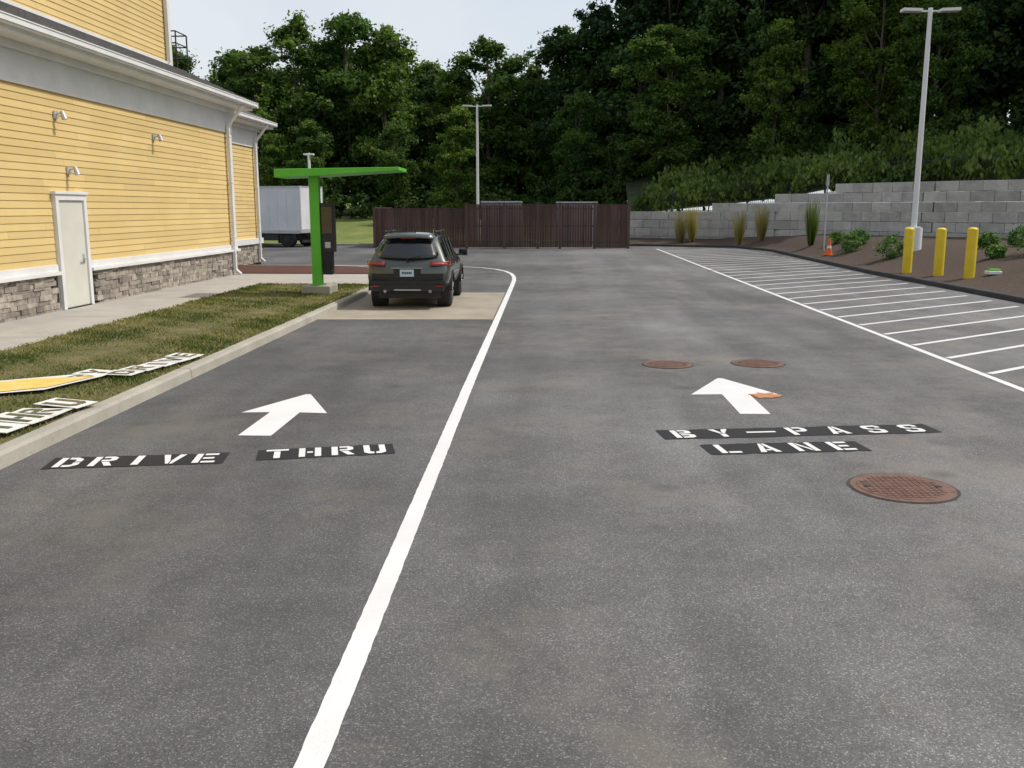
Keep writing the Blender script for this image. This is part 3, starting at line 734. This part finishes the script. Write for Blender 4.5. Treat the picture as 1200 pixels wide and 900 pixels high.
def matfor(ri,seg):
    s=seg if seg>=NR-1 else 2*(NR-1)-1-seg
    s-=NR-1
    if s<=1: return 'clad'
    if s==5 and 1<=ri<=4: return 'glass'
    if ri==5 and s>=5: return 'glass'
    return 'carpaint'
for ri in range(len(full)-1):
    for j in range(m-1):
        b.f.append([ri*m+j,(ri+1)*m+j,(ri+1)*m+j+1,ri*m+j+1]); b.m.append(b.mi(matfor(ri,j))); b.t.append(.5)
def cap(rows,sgn):
    base=len(b.v); cols=5
    for (x,y,z) in rows:
        for c in range(cols):
            u=-1+2*c/(cols-1); b.v.append((x*u,y-sgn*.07*(1-u*u)*(1 if 0<x else 0),z))
    for i in range(len(rows)-1):
        for c in range(cols-1):
            b.f.append([base+i*cols+c,base+i*cols+c+1,base+(i+1)*cols+c+1,base+(i+1)*cols+c]); b.m.append(b.mi('clad' if i<=1 else 'carpaint')); b.t.append(.5)
cap(rings[0][1:],1); cap(rings[-1][1:],-1)
body=b.obj('body',car,smooth=True)
wd=body.modifiers.new('weld','WELD'); wd.merge_threshold=.002
ss=body.modifiers.new('sub','SUBSURF'); ss.levels=2; ss.render_levels=2
def panel(name,pts_rows,mat,thick=.02):
    b=MB(); nr=len(pts_rows); nc=len(pts_rows[0]); vs=[p for r in pts_rows for p in r]
    b.raw(vs,[(i*nc+j,i*nc+j+1,(i+1)*nc+j+1,(i+1)*nc+j) for i in range(nr-1) for j in range(nc-1)],mat)
    o=b.obj(name,car,smooth=True); s=o.modifiers.new('solid','SOLIDIFY'); s.thickness=thick; s.offset=0; return o
rows=[]
for i in range(6):
    f=i/5; z=1.12+.37*f; y0=.10+.29*f; hw=.70-.14*f
    if i==0: hw-=.05
    rows.append([(hw*u,y0-.075*(1-u*u)+.05*u**4,z+(.02*u*u if i==0 else -.015*u*u if i==5 else 0)) for u in np.linspace(-1,1,11)])
panel('rear_window',rows,'glass')
rows=[]
for y,z in ((.27,1.575),(.45,1.64),(.62,1.672)): rows.append([(.56*u,y+.06*u*u,z-.035*u*u) for u in np.linspace(-1,1,9)])
panel('spoiler',rows,'carpaint',.03)
for s,nm in ((-1,'tail_light_left'),(1,'tail_light_right')):
    path=[(.50,-.04),(.60,-.02),(.74,.03),(.85,.10),(.912,.22),(.932,.34)]
    rows=[[ (s*x,y+(.035 if z>1.0 else 0),z) for x,y in path] for z in (.965,.995,1.03,1.06)]
    panel(nm,rows,'tail',.03)
b=MB()
b.box(-.30,.30,-.072,-.045,.70,.90,'clad'); b.box(-.155,.155,-.088,-.073,.73,.885,'plate'); b.box(-.34,.34,-.078,-.045,.905,.925,'chrome')
for i in range(6): b.box(-.11+i*.038,-.085+i*.038,-.091,-.0885,.785,.835,'darkmetal')
b.obj('licence_plate',car)
b=MB()
b.box(-.80,.80,-.035,.12,.40,.56,'clad'); b.box(-.84,.84,-.045,.10,.562,.635,'clad')
for s in (-1,1):
    b.box(min(s*.62,s*.78),max(s*.62,s*.78),-.055,-.036,.50,.53,'tail'); b.cyl((s*.5,-.04,.40),(s*.5,.2,.40),.035,.035,'chrome',12)
b.box(-.3,.3,-.045,-.036,.42,.445,'steel')
b.obj('rear_bumper',car,bevel=.03)
b=MB(); b.cyl((0,-.005,1.12),(.30,.02,1.18),.012,.008,'rubber',6); b.cyl((0,.06,1.09),(0,-.02,1.10),.025,.025,'rubber',8); b.obj('rear_wiper',car)
b=MB(); b.box(-.17,.17,.235,.262,1.55,1.565,'tail'); b.obj('brake_light',car)
b=MB()
for s in (-1,1):
    b.cyl((s*.57,.75,1.70),(s*.58,2.5,1.70),.016,.016,'chrome',8)
    for y in (.75,1.6,2.5): b.cyl((s*.57,y,1.58),(s*.57,y,1.70),.018,.016,'clad',8)
b.cyl((.1,.8,1.65),(.1,.72,1.80),.008,.004,'rubber',6)
b.obj('roof_rails',car)
b=MB()
for s in (-1,1):
    b.cyl((s*.88,2.75,1.08),(s*.98,2.72,1.10),.02,.02,'clad',8)
    M4=Matrix.Translation((s*1.04,2.72,1.14)); b.box(-.11,.11,-.06,.08,-.075,.085,'carpaint',M4=M4); b.box(-.09,.09,-.064,-.06,-.06,.07,'glass',M4=M4)
b.obj('mirrors',car,bevel=.02)
b=MB()
for s in (-1,1):
    for (y,zt_,xt) in ((.95,1.55,.69),(1.45,1.555,.70),(2.15,1.55,.70)):
        b.cyl((s*.875,y-.1,1.05),(s*xt,y,1.54),.022,.022,'clad',6)
    b.box(min(s*.93,s*.945),max(s*.93,s*.945),1.5,1.68,.93,.96,'chrome'); b.box(min(s*.93,s*.945),max(s*.93,s*.945),2.45,2.63,.93,.96,'chrome')
b.obj('pillars_handles',car)
for i,(wy,s) in enumerate([(.85,-1),(.85,1),(3.62,-1),(3.62,1)]):
    b=MB()
    b.cyl((s*.68,wy,.36),(s*.895,wy,.36),.355,.355,'rubber',36); b.cyl((s*.895,wy,.36),(s*.91,wy,.36),.345,.31,'rubber',36)
    b.cyl((s*.905,wy,.36),(s*.917,wy,.36),.25,.25,'darkmetal',28)
    for k in range(7):
        a=2*math.pi*k/7; M4=Matrix.Translation((s*.920,wy,.36))@Matrix.Rotation(a,4,'X'); b.box(-.01,.012,-.025,.025,.04,.245,'rim',M4=M4)
    b.cyl((s*.91,wy,.36),(s*.935,wy,.36),.055,.05,'rim',14); b.obj('wheel_%d'%i,car,bevel=.01)
    b=MB(); b.cyl((s*.60,wy,.38),(s*.885,wy,.38),.425,.425,'clad',36)
    for k in range(18):
        a0=math.pi*k/18; a1=math.pi*(k+1)/18
        q=[(s*xx,wy+math.cos(a)*r,.38+math.sin(a)*r) for xx in (.90,.945) for r in (.38,.44) for a in (a0,a1)]
        b.raw(q,[(0,1,3,2),(4,6,7,5),(0,4,5,1),(2,3,7,6)],'clad')
    b.obj('wheel_arch_%d'%i,car)
b=MB(); b.box(-.7,.7,.3,4.2,.22,.40,'darkmetal'); b.obj('underbody',car)

# ------------------------------------------------------------ stencils on grass
M['stencil']=pmat('stencil_board',(.60,.61,.60),(.76,.76,.74),6,.6)
M['yellowpaint']=pmat('yellow_overspray',(.72,.44,.05),(.78,.60,.25),5,.6)
def stencil(txt,x,y,rot,w,h,lh,name='letter_stencil'):
    b=MB(); k=w/len(txt)
    for i,c in enumerate(txt):
        Rm=Matrix.Translation((x,y,.185))@Matrix.Rotation(rot,4,'Z')@Matrix.Translation((i*k,random.uniform(-.03,.03),0))@Matrix.Rotation(random.uniform(-.1,.1),4,'Z')@Matrix.Rotation(random.uniform(-.02,.05),4,'X')
        b.box(.010,k-.010,0,h,0,.006,'stencil',M4=Rm)
        for g in G[c]:
            b.poly([Rm@Vector((.05+px*(k-.1)/.7,(h-lh)/2+py*lh,.010)) for px,py in g],'grass')
    b.obj(name)
stencil('DRIVE',-5.12,11.15,math.radians(80),1.75,.42,.28)
stencil('BY',-5.58,10.75,math.radians(75),.75,.42,.28)
stencil('THRU',-4.98,8.15,math.radians(84),1.45,.52,.38)
# arrow stencil: white triangular board, yellow painted head pointing along the verge
b=MB(); Rm=Matrix.Translation((-5.85,10.15,.19))@Matrix.Rotation(math.radians(70),4,'Z')
b.poly([Rm@Vector(p) for p in [(-.5,.95,.003),(.15,.95,.003),(1.0,.35,.003),(1.05,-.05,.003),(.1,-.12,.003),(-.5,.35,.003)]],'stencil')
b.poly([Rm@Vector(p) for p in [(-.45,.55,.010),(.05,.85,.010),(.55,.55,.010),(.95,.0,.010),(.2,-.05,.010),(-.2,.2,.010)]],'yellowpaint')
b.obj('arrow_stencil')

# ------------------------------------------------------------ light
el,az=math.radians(52),math.radians(74)
sd=Vector((math.cos(el)*math.sin(az),math.cos(el)*math.cos(az),math.sin(el)))
sun=bpy.data.lights.new('sun','SUN'); sun.energy=3.0; sun.angle=math.radians(1.0); sun.color=(1,.955,.88)
so=bpy.data.objects.new('sun',sun); COL.objects.link(so); so.rotation_euler=(-sd).to_track_quat('-Z','Y').to_euler()
w=bpy.data.worlds.new('World'); scene.world=w; w.use_nodes=True; nt=w.node_tree
sk=nt.nodes.new('ShaderNodeTexSky'); sk.sky_type='NISHITA'; sk.sun_disc=False; sk.sun_elevation=el; sk.sun_rotation=az
sk.dust_density=4.0; sk.air_density=1.0
tc=nt.nodes.new('ShaderNodeTexCoord'); sx=nt.nodes.new('ShaderNodeSeparateXYZ'); nt.links.new(tc.outputs['Generated'],sx.inputs[0])
hz=ramp(nt,sx.outputs[2],[(0.0,.92),(.16,.88),(.4,.55),(1.0,.35)])
cl=ramp(nt,noise(nt,tc.outputs['Generated'],2.2,5),[(.35,(4.9,5.4,5.9)),(.65,(5.9,6.1,6.2))])
skc=mix(nt,hz,sk.outputs[0],cl)
nt.links.new(skc,nt.nodes['Background'].inputs[0]); nt.nodes['Background'].inputs[1].default_value=.15
cam=bpy.data.cameras.new('camera'); co=bpy.data.objects.new('camera',cam); COL.objects.link(co)
co.location=(0,0,2.2); co.rotation_euler=(math.radians(90-10.56),0,math.radians(2.3)); cam.lens=33; cam.sensor_width=36; cam.clip_end=5000; cam.clip_start=.05
scene.camera=co
scene.view_settings.view_transform='Standard'; scene.view_settings.look='None'; scene.view_settings.exposure=0
